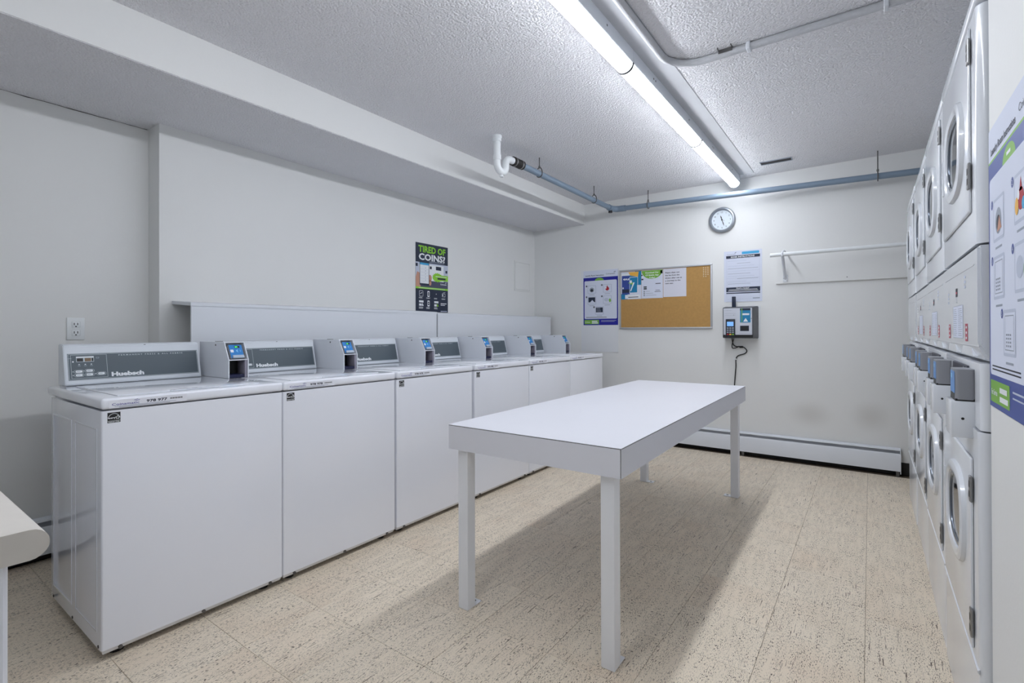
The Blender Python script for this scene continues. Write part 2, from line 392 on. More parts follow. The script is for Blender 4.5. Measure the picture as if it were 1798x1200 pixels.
# ================================================================ WASHERS
WX = -2.148
NUM = ['978 977', '978 978', '978 979', '978 980', '978 981', '978 982']
LED = ['01', '02', '01', '01', '01', '01']
def washer(y0, k, label):
    t = thing('washing_machine', label, 'washer', (WX, y0, 0), 0, 'row of top-loading washers')
    W, D = 0.650, 0.645
    cb = obj('cabinet', B(-D, 0, 0, W, 0.042, 0.869, r=0.007, seg=3, axis='z'), WHITE, t)
    rm = B(-D+.001, -0.001, 0.001, W-.001, 0.024, 0.043)
    for v in rm.verts:
        if v.co.z < .03: v.co.x += (.012 if v.co.x < -.3 else -.012); v.co.y += (.006 if v.co.y < .3 else -.006)
    obj('bottom_rim', rm, WHITE, cb)
    for yy in (0.055, 0.325, W-0.055):
        if yy == .325 and k > 1: continue
        obj('bolt', tube([(-0.006, yy, .033), (0.001, yy, .033)], 0.0065, 8), DKSTEEL, cb)
    if k == 0:   # embossed bare side of the end machine
        bm = bmesh.new()
        for x0, x1 in ((-0.60, -0.345), (-0.30, -0.045)):
            box(bm, x0, x0+.006, -0.002, 0.002, 0.10, 0.80); box(bm, x1-.006, x1, -0.002, .002, .10, .80)
            box(bm, x0, x1, -0.002, .002, .80, .805); box(bm, x0, x1, -.002, .002, .095, .10)
        obj('embossed_rib', bm, WHITE, cb)
        for xx in (-.60, -.03, -.335):
            obj('bolt', tube([(xx, -0.002, .05), (xx, 0.004, .05)], 0.006, 8), BLACK, cb)
    for xx in (-.06, -.58):
        for yy in (.06, W-.06):
            obj('foot', tube([(xx, yy, 0.0), (xx, yy, .012), (xx, yy, .03)], [.022, .022, .012], 10), RUBBER, t)
    tp = obj('top_deck', B(-0.700, 0.006, -0.001, W+.001, 0.8735, 0.913, r=0.010, seg=3), WHITE, t)
    obj('deck_support', B(-D+.03, -.03, .03, W-.03, .868, .875), WHITE, t)
    ld = obj('lid', B(-0.53, -0.035, 0.055, 0.565, 0.912, 0.9175, r=0.003, seg=2), WHITE, t)
    obj('lid_handle', B(-0.050, -0.030, 0.22, 0.40, 0.914, 0.9185, r=0.002, seg=1), WHITE, ld)
    # label on the deck's front edge
    p = Print((0.0061, 0, 0), (0, 1, 0), (0, 0, 1))
    p.rect(mat('label_white', (226, 228, 236), .4), 0.020, 0.8775, 0.262, 0.9045, 0.0001, 'sticker')
    p.text(PRINT_VIOLET, 'Coinamatic', 0.028, 0.886, 0.0085, 0.080, .0004, bold=.01)
    p.stroke(PRINT_VIOLET, [(0.092,.8985),(.104,.9025)], .0016, .0004, 'swoosh'); p.stroke(PRINT_VIOLET, [(0.096,.8955),(.110,.8995)], .0016, .0004, 'swoosh')
    p.text(PRINT_DK, NUM[k], 0.130, 0.8875, 0.0095, 0.066, .0004, bold=.035)
    for i in range(14): p.rect(BLACK, 0.206+.003*i, 0.890, 0.2082+.003*i-(.0006 if i % 3 else 0), 0.8955, .0004, 'fine_print')
    for i in range(2): p.rect(PRINT_GREY, 0.036+.012*(1-i), 0.8788+.0032*i, 0.205+.02*i, 0.8803+.0032*i, .0004, 'fine_print')
    p.build(tp)
    if k < 5:
        p = Print((0.0002, 0, 0), (0, 1, 0), (0, 0, 1))
        a, b = 0.017, 0.826
        p.rect(BLACK, a, b, a+.037, b+.036, .0002, 'energy_label')
        p.rect(PRINT_WHITE, a+.001, b+.0065, a+.036, b+.0075, .0005, 'energy_label')
        arc = [(a+.0185+.0172*math.cos(math.radians(x)), b+.0125+.0195*math.sin(math.radians(x))) for x in range(10, 171, 16)]
        p.stroke(PRINT_WHITE, arc, .0015, .0005, 'energy_label')
        p.text(PRINT_WHITE, 'energy', a+.002, b+.0145, .0062, .021, .0005, bold=.03)
        st = [(a+.029+(.0066 if i % 2 == 0 else .0030)*math.sin(math.radians(36*i)), b+.0175+(.0066 if i % 2 == 0 else .0030)*math.cos(math.radians(36*i))) for i in range(10)]
        p.stroke(PRINT_WHITE, st+[st[0]], .0013, .0005, 'energy_label')
        p.text(PRINT_WHITE, 'ENERGY STAR', a+.0025, b+.0014, .0036, .032, .0005, bold=.02)
        p.build(cb)
    # control console
    c0, c1 = 0.042, 0.572
    prof = [(-0.630, 0.9125), (-0.627, 0.916), (-0.667, 1.078), (-0.676, 1.087), (-0.735, 1.090), (-0.735, 0.9125)]
    cons = obj('console', prism(prof, 'y', c0, c1, r=0.003, seg=2), CONSOLE, t)
    up = Vector((-0.040, 0, 0.162)); ln = up.length; up.normalize()
    p = Print((-0.627, 0, 0.916), (0, 1, 0), up)
    g = 0.0003
    p.rect(SLATE, c0+.012, .018, c1-.010, .136, g, 'panel')
    p.frame(SLATE_LINE, c0+.014, .020, c1-.012, .134, .0016, .0006, 'panel_line')
    if k < 3:
        p.frame(SLATE_LINE, c0+.022, .026, 0.190, .130, .0013, .0008, 'panel_line')
        p.rect(PRINT_WHITE, .083, .117, .144, .1225, .001, 'display'); p.rect(SLATE_LINE, .083, .098, .144, .117, .001, 'display')
        p.rect(BLACK, .085, .100, .1065, .115, .0013, 'display'); p.rect(AMBER_LCD, .112, .100, .134, .115, .0013, 'display'); p.rect(BLACK, .136, .100, .142, .115, .0013, 'display')
        for x in (.092, .113, .134):
            p.ell(PRINT_WHITE, x, .087, .003, .002, .001, 'indicator', 10); p.rect(SLATE_LINE, x-.005, .080, x+.005, .0812, .001, 'indicator')
        p.ell(PRINT_WHITE, .072, .100, .003, .0035, .001, 'indicator', 10); p.rect(SLATE_LINE, .054, .114, .068, .1152, .001, 'indicator')
        p.frame(SLATE_LINE, .152, .112, .162, .118, .0008, .001, 'indicator')
        for x, s in ((.090, .056), (.126, .058), (.090, .040), (.126, .041), (.167, .043)):
            p.rrect(SLATE_LINE, x-.017, s-.0072, x+.017, s+.0072, .0070, .001, 'button'); p.rrect(SLATE, x-.0158, s-.0060, x+.0158, s+.0060, .0058, .0012, 'button')
            p.rrect(PRINT_WHITE, x-.012, s-.0048, x+.012, s+.0048, .0046, .0015, 'button'); p.rrect(SLATE_LINE, x-.009, s-.002, x+.004, s+.002, .0015, .0017, 'button')
            p.ell(PRINT_WHITE, x-.0205, s, .0018, .0018, .001, 'indicator', 8)
    p.text(PRINT_WHITE, 'Huebsch', 0.203, .028, .0185, .124, .0008, bold=.055)
    p.text(SLATE_LINE, 'P E R M A N E N T   P R E S S   &   A L L   F A B R I C', 0.234, .121, .0062, .262, .0008, bold=.02)
    p.build(cons)
    obj('console_screw', tube([(-0.672, .34, 1.077), (-0.669, .34, 1.0775)], .006, 10), BLACK, cons)
    # payment meter beside the console
    m0, m1 = 0.594, 0.691
    T = 0.004
    sp = [(-0.70, .9133), (-0.385, .9133), (-0.385, 1.003), (-0.432, 1.090), (-0.70, 1.090)]
    h = prism(sp, 'y', m0, m0+T); prism(sp, 'y', m1-T, m1, bm=h)
    box(h, -0.70, -0.432, m0+T, m1-T, 1.086, 1.0899); box(h, -0.444, -0.388, m0+T, m1-T, 1.000, 1.004)
    box(h, -0.70, -0.475, m0+T, m1-T, .9133, 1.086)
    mt = obj('payment_meter', h, mat('meter_steel', (228, 232, 239), .35, mottle=.012), t)
    obj('slot_recess', B(-0.474, -0.470, m0+T, m1-T, .9133, .9995), BLACK, mt)
    obj('slot_floor', B(-0.470, -0.392, m0+T, m1-T-.014, .9133, .930), mat('slot_blue', (18, 24, 60), .4), mt)
    obj('slot_lining', B(-0.470, -0.391, m0+T, m0+T+.0015, .931, .9995), BLACK, mt)
    obj('slot_guide', B(-0.470, -0.392, m1-T-.012, m1-T, .9133, .9995, r=.003), mat('guide_lilac', (150, 146, 160), .4), mt)
    for x, z in ((-0.52, 1.075),):
        obj('lock', tube([(x, m0-.0015, z), (x, m0+.001, z)], .0042, 10), BLACK, mt)
    obj('lock_cover', B(-.60, -.575, m0+.03, m0+.06, 1.0899, 1.0925, r=.001, seg=1), DKSTEEL, mt)
    ru = Vector((-0.047, 0, 0.087)).normalized(); nrm = Vector((0,1,0)).cross(ru)
    oo = Vector((-0.392, 0, 1.008))
    rb = bmesh.new(); box(rb, -0.030, -0.006, m0+.018, m1-.010, 0.002, 0.082)
    bmesh.ops.bevel(rb, geom=rb.edges[:], offset=.004, segments=2, affect='EDGES')
    Rm = Matrix((nrm, Vector((0,1,0)), ru)).transposed()
    for v in rb.verts: v.co = Rm @ v.co + oo
    rd = obj('card_reader', rb, READER_GREY, mt)
    p = Print(oo + nrm*(-0.0058), (0,1,0), ru)
    a0, a1 = m0+.021, m1-.014
    p.rrect(BLUE, a0, .006, a1, .080, .003, .0002, 'face'); ww = a1-a0
    p.rect(BLACK, a0+ww*.42, .062, a0+ww*.82, .074, .0006, 'display')
    p.text(GREEN_LED, LED[k], a0+ww*.46, .064, .008, .011, .001, bold=.03)
    p.rrect(PRINT_WHITE, a0+.003, .038, a0+.018, .053, .002, .0006, 'icon')
    p.poly(BLUE_L, [(a0+ww*.46,.046),(a0+ww*.62,.036),(a0+ww*.62,.056)], .0006, 'icon')
    for rr in (.006, .009): p.stroke(BLUE_L, [(a0+ww*.70+rr*math.cos(math.radians(q)), .046+rr*math.sin(math.radians(q))) for q in (-45,-15,15,45)], .0012, .0006, 'icon')
    p.build(rd)
    lp = B(-0.006, 0.004, a0+.005, a1-.002, .004, .020, r=.003)
    for v in lp.verts: v.co = Rm @ v.co + oo
    obj('card_slot', lp, mat('card_slot_grey', (176, 190, 206), .35), rd)
    return t
WL = ['white top-loading washer marked 978 977, its bare ribbed side facing the beige counter',
      'white top-loading washer marked 978 978, second from the beige counter',
      'white top-loading washer third in the row from the beige counter',
      'white top-loading washer fourth in the row from the beige counter',
      'white top-loading washer fifth from the beige counter, next to the last machine',
      'white top-loading washer at the end of the row by the clock wall']
for k, y0 in enumerate((0.560, 1.213, 1.876, 2.552, 3.208, 3.860)): washer(y0, k, WL[k])

# boxed ledge behind washers
def ledge(y0, y1, dz, label):
    t = thing('wall_ledge', label, 'ledge', (-3.222, y0, 0.0), 0, 'boxed ledges behind the washers')
    L = y1-y0
    obj('ledge_board', prism([(0.001, 1.317+dz), (0.249, 1.300+dz), (0.249, 1.282+dz), (0.001, 1.299+dz)], 'y', 0, L), WHITE_MATT, t)
    obj('front_panel', B(0.232, 0.245, 0.004, L-.002, 0.0, 1.284+dz), WHITE_MATT, t)
    return t
ledge(1.160, 3.040, 0.0, 'long white boxed ledge on the left wall with open end above the first washers')
ledge(3.048, 4.895, -0.010, 'lower white boxed ledge on the left wall reaching the clock wall')

# ================================================================ FOLDING TABLE
def table():
    t = thing('folding_table', 'long white laminate laundry table on four square legs in mid-floor', 'table', (-1.055, 2.603, 0), math.radians(0.85))
    hx, hy, zt = 0.378, 1.085, 0.757
    top = obj('tabletop', B(-hx, hx, -hy, hy, zt-.0018, zt), TOPW, t)
    obj('core', B(-hx+.0015, hx-.0015, -hy+.0015, hy-.0015, zt-.098, zt-.0018), SEAM, t)
    e = 0.0028
    obj('apron_board', B(-hx+e, hx-e, -hy, -hy+.002, zt-.1, zt-.0042), TOPW, t)
    obj('apron_board', B(-hx+e, hx-e, hy-.002, hy, zt-.1, zt-.0042), TOPW, t)
    obj('apron_board', B(-hx, -hx+.002, -hy+e, hy-e, zt-.1, zt-.0042), TOPW, t)
    obj('apron_board', B(hx-.002, hx, -hy+e, hy-e, zt-.1, zt-.0042), TOPW, t)
    obj('underside', B(-hx+e, hx-e, -hy+e, hy-e, zt-.1005, zt-.0975), TOPW, t)
    for sx, sy in ((1,-1), (-1,-1), (1,1), (-1,1)):
        x = sx*(hx-.034-.025); y = sy*(hy-.022-.025)
        l = obj('leg', B(x-.025, x+.025, y-.025, y+.025, 0.003, zt-.0995, r=.002, seg=1), LEGW, t)
        if sy < 0: fp = B(x-.024, x+.024, y-.024, y+.066, 0, .005, r=.0015, seg=1)
        elif sx > 0: fp = B(x-.072, x+.024, y-.024, y+.024, 0, .005, r=.0015, seg=1)
        else: fp = B(x-.024, x+.072, y-.024, y+.024, 0, .005, r=.0015, seg=1)
        obj('foot_plate', fp, LEGW, l)
        hx2, hy2 = (x, y+.048) if sy < 0 else ((x-.050, y) if sx > 0 else (x+.050, y))
        obj('bolt_hole', tube([(hx2, hy2, .0045), (hx2, hy2, .0055)], .0075, 10), BLACK, l)
table()

# ================================================================ STACKED DRYERS
def superell(n, ra, rb, e=2.8):
    out = []
    for k in range(n):
        a = 2*math.pi*k/n; c, s = math.cos(a), math.sin(a)
        out.append((math.copysign(abs(c)**(2/e), c)*ra, math.copysign(abs(s)**(2/e), s)*rb))
    return out
def ring(yc, zc, ra, rb, w, x0, x1, n=40):
    """rounded ring around a porthole: section swept round a super-ellipse, x0 = base, x1 = crest (towards -x)"""
    bm = bmesh.new(); rows = []
    sec = [(0, x0), (0.10, x0+(x1-x0)*.75), (.35, x1), (.65, x1), (.90, x0+(x1-x0)*.7), (1, x0)]
    for f, x in sec:
        rows.append([bm.verts.new((x, yc+a, zc+b)) for a, b in superell(n, ra-w*f, rb-w*f)])
    for A, C in zip(rows, rows[1:]):
        for k in range(n): bm.faces.new((A[k], A[(k+1)%n], C[(k+1)%n], C[k]))
    bmesh.ops.recalc_face_normals(bm, faces=bm.faces[:]); return bm
def disc(yc, zc, ra, rb, x, n=40, bulge=0.0):
    bm = bmesh.new(); c = bm.verts.new((x-bulge, yc, zc)); rows = []
    for f in (0.35, .7, 1.0): rows.append([bm.verts.new((x-bulge*(1-f*f), yc+a*f, zc+b*f)) for a, b in superell(n, ra, rb)])
    for k in range(n): bm.faces.new((c, rows[0][k], rows[0][(k+1)%n]))
    for A, C in zip(rows, rows[1:]):
        for k in range(n): bm.faces.new((A[k], C[k], C[(k+1)%n], A[(k+1)%n]))
    bmesh.ops.recalc_face_normals(bm, faces=bm.faces[:]); return bm
def dryer(y0, k, label, dx):
    t = thing('stacked_dryer', label, 'dryer', (0.215+dx, y0, 0), 0, 'row of stacked tumble dryers')
    W, D = 0.686, 0.70
    R = 0.022
    lo = obj('lower_cabinet', B(0, D, 0, W, 0.0, 0.891, r=R, seg=4, axis='z'), DRYW, t)
    ct = obj('control_housing', B(0.004, D, 0, W, 0.895, 1.060, r=.018, seg=4, axis='z'), DRYW, t)
    pts = [(0, 1.352), (0, 1.106), (0.004, 1.096), (0.016, 1.066), (D, 1.066), (D, 1.352)]
    pn = obj('front_panel', prism(pts, 'y', 0.0, W, r=.006, seg=2), DRYW, t)
    up = obj('upper_cabinet', B(0, D, 0, W, 1.357, 1.945, r=R, seg=4, axis='z'), DRYW, t)
    cp = obj('top_cap', B(-0.004, D, -0.001, W+.001, 1.949, 1.990, r=.012, seg=3), DRYW, t)
    obj('seam', B(0.045, D-.01, .030, W-.030, .885, 1.955), DRYW, t)
    obj('base_trim', prism([(0.001, .293), (-.0035, .296), (-.0035, .301), (.001, .304)], 'y', .012, W-.004), DRYW, lo)
    for z0, z1, zc, who in ((0.322, 0.812, 0.615, lo), (1.447, 1.925, 1.662, up)):
        d = obj('door', B(-0.0065, 0.0005, 0.078, 0.625, z0, z1, r=.005, seg=3), DRYW, t)
        yc = 0.315
        obj('door_ring', ring(yc, zc, 0.170, 0.136, 0.036, -0.006, -0.019), DRYW, d)
        obj('glass_rim', ring(yc, zc, 0.138, 0.104, 0.016, -0.006, -0.012), GLASSIN, d)
        obj('door_glass', disc(yc, zc, 0.125, 0.091, -0.008, bulge=.003), GLASS, d)
        for hz in ((0.353, 0.426), (0.700, 0.767)) if zc < 1 else ((1.506, 1.574), (1.830, 1.895)):
            hg = obj('hinge', B(-0.0090, -0.003, 0.066, 0.090, hz[0], hz[1], r=.002, seg=1), STEEL, d)
            for q in (.30, .68):
                zz = hz[0]+(hz[1]-hz[0])*q; obj('hinge_slot', B(-0.0096, -0.0080, 0.073, 0.084, zz-.008, zz+.008), BLACK, hg)
        obj('door_pull', B(-0.0085, -0.005, .602, .618, zc-.06, zc+.06, r=.002, seg=1), DRYW, d)
    obj('upper_groove', B(-.0012, .004, .05, W-.05, 1.307, 1.3100), DRYW, pn)
    # scooped grips under the front panel
    for ya, yb in ((.10, .30), (.40, .60)):
        obj('grip_recess', prism([(ya, 1.075), (yb, 1.075), (yb-.03, 1.100), (ya+.03, 1.100)], 'x', 0.003, 0.0155), DRYW, pn)
    p = Print((-0.0003, W, 0), (0, -1, 0), (0, 0, 1))
    a = lambda y: W-y
    if k < 3:
        p.rect(PAPER, a(.44), 1.118, a(.24), 1.215, .0002, 'instruction_sticker'); p.frame(PRINT_GREY, a(.44), 1.118, a(.24), 1.215, .0012, .0004, 'instruction_sticker')
        p.bars(PRINT_GREY, a(.43), a(.35), 1.204, .006, 14, .0016, .0005, seed=k); p.bars(PRINT_GREY, a(.33), a(.25), 1.204, .006, 14, .0016, .0005, seed=k+9)
        for y, z0, z1 in ((.175, 1.112, 1.160), (.525, 1.115, 1.160)):
            p.rect(PRINT_ROSE, a(y+.025), z0, a(y-.020), z1, .0002, 'warning_sticker')
            for i in range(3): p.ell(PRINT_WHITE, a(y+.0025), z0+.009+.0145*i, .011, .0038, .0005, 'warning_sticker', 10)
        p.rect(PRINT_DK, a(.385), 1.243, a(.345), 1.268, .0002, 'dial_mark'); p.rect(PRINT_ROSE, a(.380), 1.252, a(.35), 1.258, .0005, 'dial_mark')
        for i in range(3):
            p.rect(PRINT_GREY, a(.38), 1.225+.007*i, a(.35), 1.2265+.007*i, .0002, 'fine_print')
            p.ell(PRINT_PALE, a(.20), 1.262+.014*i, .017, .0045, .0002, 'fine_print', 12); p.ell(PRINT_PALE, a(.55), 1.232+.014*i, .012, .004, .0002, 'fine_print', 12)
    p.build(pn)
    obj('display_window', B(-.0005, .01, .17, .46, 1.020, 1.045, r=.002, seg=1), PRINT_DK, ct)
    pp = Print((-.0008, W, 0), (0,-1,0), (0,0,1))
    pp.frame(PRINT_GREY, a(.60), 1.010, a(.14), 1.052, .0012, .0003, 'panel_line')
    pp.poly(PRINT_WHITE, [(a(.25), 1.024), (a(.21), 1.024), (a(.23), 1.041)], .0006, 'mark'); pp.build(ct)
    for yy in (0.080, 0.535):
        bx = obj('payment_box', B(-0.043, 0.006, yy, yy+.105, 0.862, 0.957, r=.003, seg=2), DRYW, t)
        obj('lock', tube([(-.020, yy-.001, .912), (-.020, yy+.002, .912)], .0035, 8), BLACK, bx)
        obj('reader_foot', B(-0.034, 0.004, yy+.004, yy+.098, .956, .963), BLACK, bx)
        rd = B(-0.034, 0.006, yy+.002, yy+.100, .961, 1.040, r=.010, seg=4, axis='z')
        rd = obj('card_reader', rd, READER_GREY, bx)
        q = Print((-0.0341, yy+.100, 0), (0,-1,0), (0,0,1))
        q.rrect(BLUE, .008, .974, .090, 1.034, .006, .0004, 'face'); q.rect(BLACK, .012, .962, .086, .976, .0006, 'card_slot')
        q.rect(BLUE_L, .020, 1.014, .050, 1.026, .0008, 'face')
        q.build(rd)
    return t
DLAB = ['tall white stacked dryer beside the wall with the large instruction poster',
        'tall white stacked dryer, second from the wall with the instruction poster',
        'tall white stacked dryer, third from the wall with the instruction poster',
        'tall white stacked dryer closest to the baseboard heater and towel rail']
for k, dx in enumerate((0.0, 0.002, 0.004, 0.002)): dryer(1.655+.690*k, k, DLAB[k], dx)

# ================================================================ COUNTER (foreground)
def counter():
    t = thing('base_cabinet', 'white base cabinet with bullnose beige countertop facing the washers', 'cabinet', (-1.60, -0.14, 0))
    zt = 0.90
    prof = [(-0.30, zt), (0.285, zt)] + [(0.290+.019*math.sin(a), zt-.019+.019*math.cos(a)) for a in [math.pi*k/10 for k in range(11)]] + [(-0.30, zt-.038)]
    ctop = obj('countertop', prism(prof, 'x', -0.55, 0.752), COUNTER, t, smooth=40)
    obj('cut_end', prism(prof, 'x', 0.7515, 0.7535), COUNTER, ctop, smooth=40)
    obj('carcass', B(-.54, .735, -.295, .262, .10, .862), WHITE_MATT, t)
    obj('face_frame', B(.705, .738, .20, .272, .09, .861, r=.003, seg=1), WHITE, t)
    for x0 in (-.53, -.11, .30):
        d = obj('door', B(x0, x0+.39, .262, .281, .12, .845, r=.003, seg=1), WHITE_MATT, t)
    obj('toe_kick', B(-.53, .72, -.29, .21, 0, .101), BLACK, t)
counter()

# ================================================================ BASEBOARD HEATERS
def heater(name, label, L, loc, rz):
    """local: x along wall, y = 0 at wall, front at -y"""
    t = thing('baseboard_heater', label, 'heater', loc, rz)
    D = 0.058
    obj('back_plate', B(0, L, -.006, 0.0, .03, .212), WHITE_MATT, t)
    obj('hood', prism([(-.002, .214), (-.030, .206), (-.034, .196), (-.031, .195), (-.027, .203), (-.002, .210)], 'x', 0, L), WHITE_MATT, t)
    obj('front_cover', prism([(-D, .040), (-D, .160), (-.050, .176), (-.046, .175), (-.054, .158), (-.054, .040)], 'x', .002, L-.002), WHITE_MATT, t)
    obj('fin_core', B(.01, L-.01, -.0445, -.0065, .05, .150), DKSTEEL, t)
    for x in (0, L-.004): obj('end_plate', prism([(-D-.002, .02), (-D-.002, .162), (-.034, .208), (0, .214), (0, .02)], 'x', x, x+.004), WHITE_MATT, t)
    for x in (.004, L/2, L-.03): obj('foot_bracket', B(x, x+.02, -.052, -.002, 0, .045), DKSTEEL, t)
    return t
heater('h', 'long white baseboard heater under the towel rail on the clock wall', 2.28, (-2.09, YB-.006, 0), 0)
heater('h', 'white baseboard heater at the foot of the left wall behind the beige counter', 1.05, (XREC+.006, -.30, 0), math.radians(90))

# ================================================================ PIPES, CONDUIT, VENT
def pipe_run():
    t = thing('drain_pipe', 'blue-grey plastic drain pipe with white trap hung below the ceiling', 'pipe', (-2.145, 3.0, 2.40))
    L = lambda x, y, z: (x+2.145, y-3.0, z-2.40)
    X = -2.145
    tr = [(X,2.80,2.53),(X,2.80,2.42),(X,2.80,2.335)]
    tr += [(X, 2.852-.052*math.cos(a), 2.335-.052*math.sin(a)) for a in [math.pi*k/10 for k in range(1, 11)]]
    tr += [(X, 2.904, 2.352)] + [(X, 2.904+.048*(1-math.cos(a)), 2.352+.048*math.sin(a)) for a in [math.pi/2*k/8 for k in range(1, 9)]] + [(X, 3.03, 2.40)]
    tp = obj('trap', tube([L(*p) for p in tr], .026, 14), PIPEW, t, smooth=50)
    for z0, z1, r in ((2.505, 2.53, .034), (2.485, 2.510, .031), (2.355, 2.39, .0295)):
        obj('collar', tube([L(X, 2.80, z0), L(X, 2.80, z1)], r, 16), PIPEW, tp)
    obj('trap_plug', tube([L(X, 2.852, 2.263), L(X, 2.852, 2.247)], .013, 12), PIPEW, tp)
    cpn = obj('coupling', tube([L(X, 2.99, 2.40), L(X, 3.115, 2.40)], .034, 18), RUBBER, t)
    for y in (3.012, 3.09): obj('clamp', tube([L(X, y-.005, 2.40), L(X, y+.005, 2.40)], .0352, 18), STEEL, cpn)
    obj('long_pipe', tube([L(X, 3.05, 2.40), L(X, 4.70, 2.388)], .0245, 16), PIPE, t, smooth=50)
    el = [(X, 4.66, 2.388), (X, 4.70, 2.387)] + [(X+.07*(1-math.cos(a)), 4.71+.07*math.sin(a), 2.387) for a in [math.pi/2*k/8 for k in range(1, 9)]] + [(X+.13, 4.78, 2.385)]
    e = obj('elbow', tube([L(*p) for p in el], .031, 16), PIPE, t, smooth=50)
    obj('clean_out_plug', tube([L(X, 4.70, 2.36), L(X-.0, 4.70, 2.340)], .02, 12), BLACK, e)
    obj('cross_pipe', tube([L(X+.1, 4.78, 2.386), L(0.98, 4.78, 2.305)], .0245, 16), PIPE, t, smooth=50)
    for (x, y, z, ax) in ((X, 3.358, 2.398, 'y'), (X, 4.33, 2.391, 'y'), (-1.778, 4.78, 2.372, 'x'), (0.055, 4.78, 2.322, 'x')):
        h = bmesh.new()
        pts = []
        for k in range(0, 25):
            a = -math.pi/2 + 2*math.pi*k/24; r = .027
            dz = max(0, math.sin(a))*.024
            pts.append((x+(r*math.cos(a) if ax == 'y' else 0), y+(r*math.cos(a) if ax == 'x' else 0), z+r*math.sin(a)+dz))
        tube([L(*p) for p in pts], .0045, 6, bm=h)
        tube([L(x, y, z+.048), L(x, y, ZC+.003)], .0042, 8, bm=h)
        tube([L(x, y, z+.046), L(x, y, z+.062)], .008, 8, bm=h)
        obj('hanger', h, DKSTEEL, t)
pipe_run()
def conduit():
    t = thing('ceiling_conduit', 'painted conduit bending away from the lamps across the ceiling', 'conduit', (-0.838, 2.0, ZC-.034))
    R = .17; z = .0175
    p = [(0, -1.9, z), (0, 2.61-R-2.0, z)] + [(R*(1-math.cos(a)), .61-R+R*math.sin(a), z) for a in [math.pi/2*k/10 for k in range(1, 11)]] + [(1.8, .61, z)]
    obj('tube', tube(p, .0175, 14), mat('conduit_paint', (196, 198, 202), .95, spec=.15, mottle=.08, mscale=60, bump=1.0, bscale=220), t, smooth=50)
    for x in (.37, .90):
        obj('strap', B(x-.009, x+.009, .61-.024, .61+.024, -.002, .0335, r=.003, seg=1), WHITE_MATT, t)
    b = bmesh.new(); box(b, .235, .300, .61-.021, .61-.018, .016, .0335); box(b, .235, .238, .56, .592, .028, .0335); box(b, .297, .300, .56, .592, .028, .0335)
    obj('box_clip', b, DKSTEEL, t)
conduit()
def vent():
    t = thing('ceiling_vent', 'narrow dark slotted vent in the popcorn ceiling near the clock wall', 'vent', (-0.62, 4.572, ZC-.006))
    obj('duct', B(-.112, .112, -.036, .036, .004, .0075), BLACK, t)
    b = bmesh.new(); box(b, -.116, .116, -.040, -.034, 0, .0065); box(b, -.116, .116, .034, .040, 0, .0065); box(b, -.116, -.110, -.034, .034, 0, .0065); box(b, .110, .116, -.034, .034, 0, .0065)
    obj('frame', b, PRINT_GREY, t)
    for i in range(3): obj('slat', B(-.110, .110, -.020+.018*i, -.016+.018*i, .001, .005), DKSTEEL, t)
vent()

# ================================================================ BACK WALL THINGS
def WP(x0, z0, y=YB): return Print((0, 0, 0), (1, 0, 0), (0, 0, 1))
def clock():
    t = thing('wall_clock', 'round silver wall clock with pale dial above the payment kiosk', 'clock', (-1.118, YB, 2.170))
    n = 48; bm = bmesh.new(); rows = []
    for r, y in ((.112, 0), (.118, -.012), (.118, -.022), (.110, -.032), (.100, -.034), (.094, -.026), (.091, -.014)):
        rows.append([bm.verts.new((r*math.cos(2*math.pi*k/n), y, r*math.sin(2*math.pi*k/n))) for k in range(n)])
    for A, C in zip(rows, rows[1:]):
        for k in range(n): bm.faces.new((A[k], A[(k+1)%n], C[(k+1)%n], C[k]))
    bmesh.ops.recalc_face_normals(bm, faces=bm.faces[:])
    obj('rim', bm, mat('silver_rim', (150, 156, 164), .3, metal=.55), t, smooth=40)
    obj('dial', tube([(0, -.001, 0), (0, -.014, 0)], .0915, 40), mat('dial_white', (214, 224, 232), .5), t)
    p = Print((0, -.0142, 0), (1,0,0), (0,0,1))
    for h in range(1, 13):
        a = math.radians(90-30*h); p.text(PRINT_DK, str(h), .072*math.cos(a), .072*math.sin(a)-.008, .0155, None, .0004, 'numeral', centre=True)
    def hand(deg, l, wd, h, nm):
        a = math.radians(90-deg); d = (math.cos(a), math.sin(a)); nn = (-d[1], d[0])
        pts = [(-d[0]*.012+nn[0]*wd*.4, -d[1]*.012+nn[1]*wd*.4), (d[0]*l*.6+nn[0]*wd, d[1]*l*.6+nn[1]*wd), (d[0]*l, d[1]*l), (d[0]*l*.6-nn[0]*wd, d[1]*l*.6-nn[1]*wd), (-d[0]*.012-nn[0]*wd*.4, -d[1]*.012-nn[1]*wd*.4)]
        p.poly(BLACK, pts, h, nm)
    hand(343, .046, .0045, .002, 'hour_hand'); hand(162, .066, .0035, .003, 'minute_hand')
    p.stroke(PRINT_DK, [(0,0),(.022,-.010)], .0018, .004, 'second_hand')
    p.ell(BLACK, 0, 0, .007, .007, .0042, 'hub', 14)
    p.build(t)
clock()

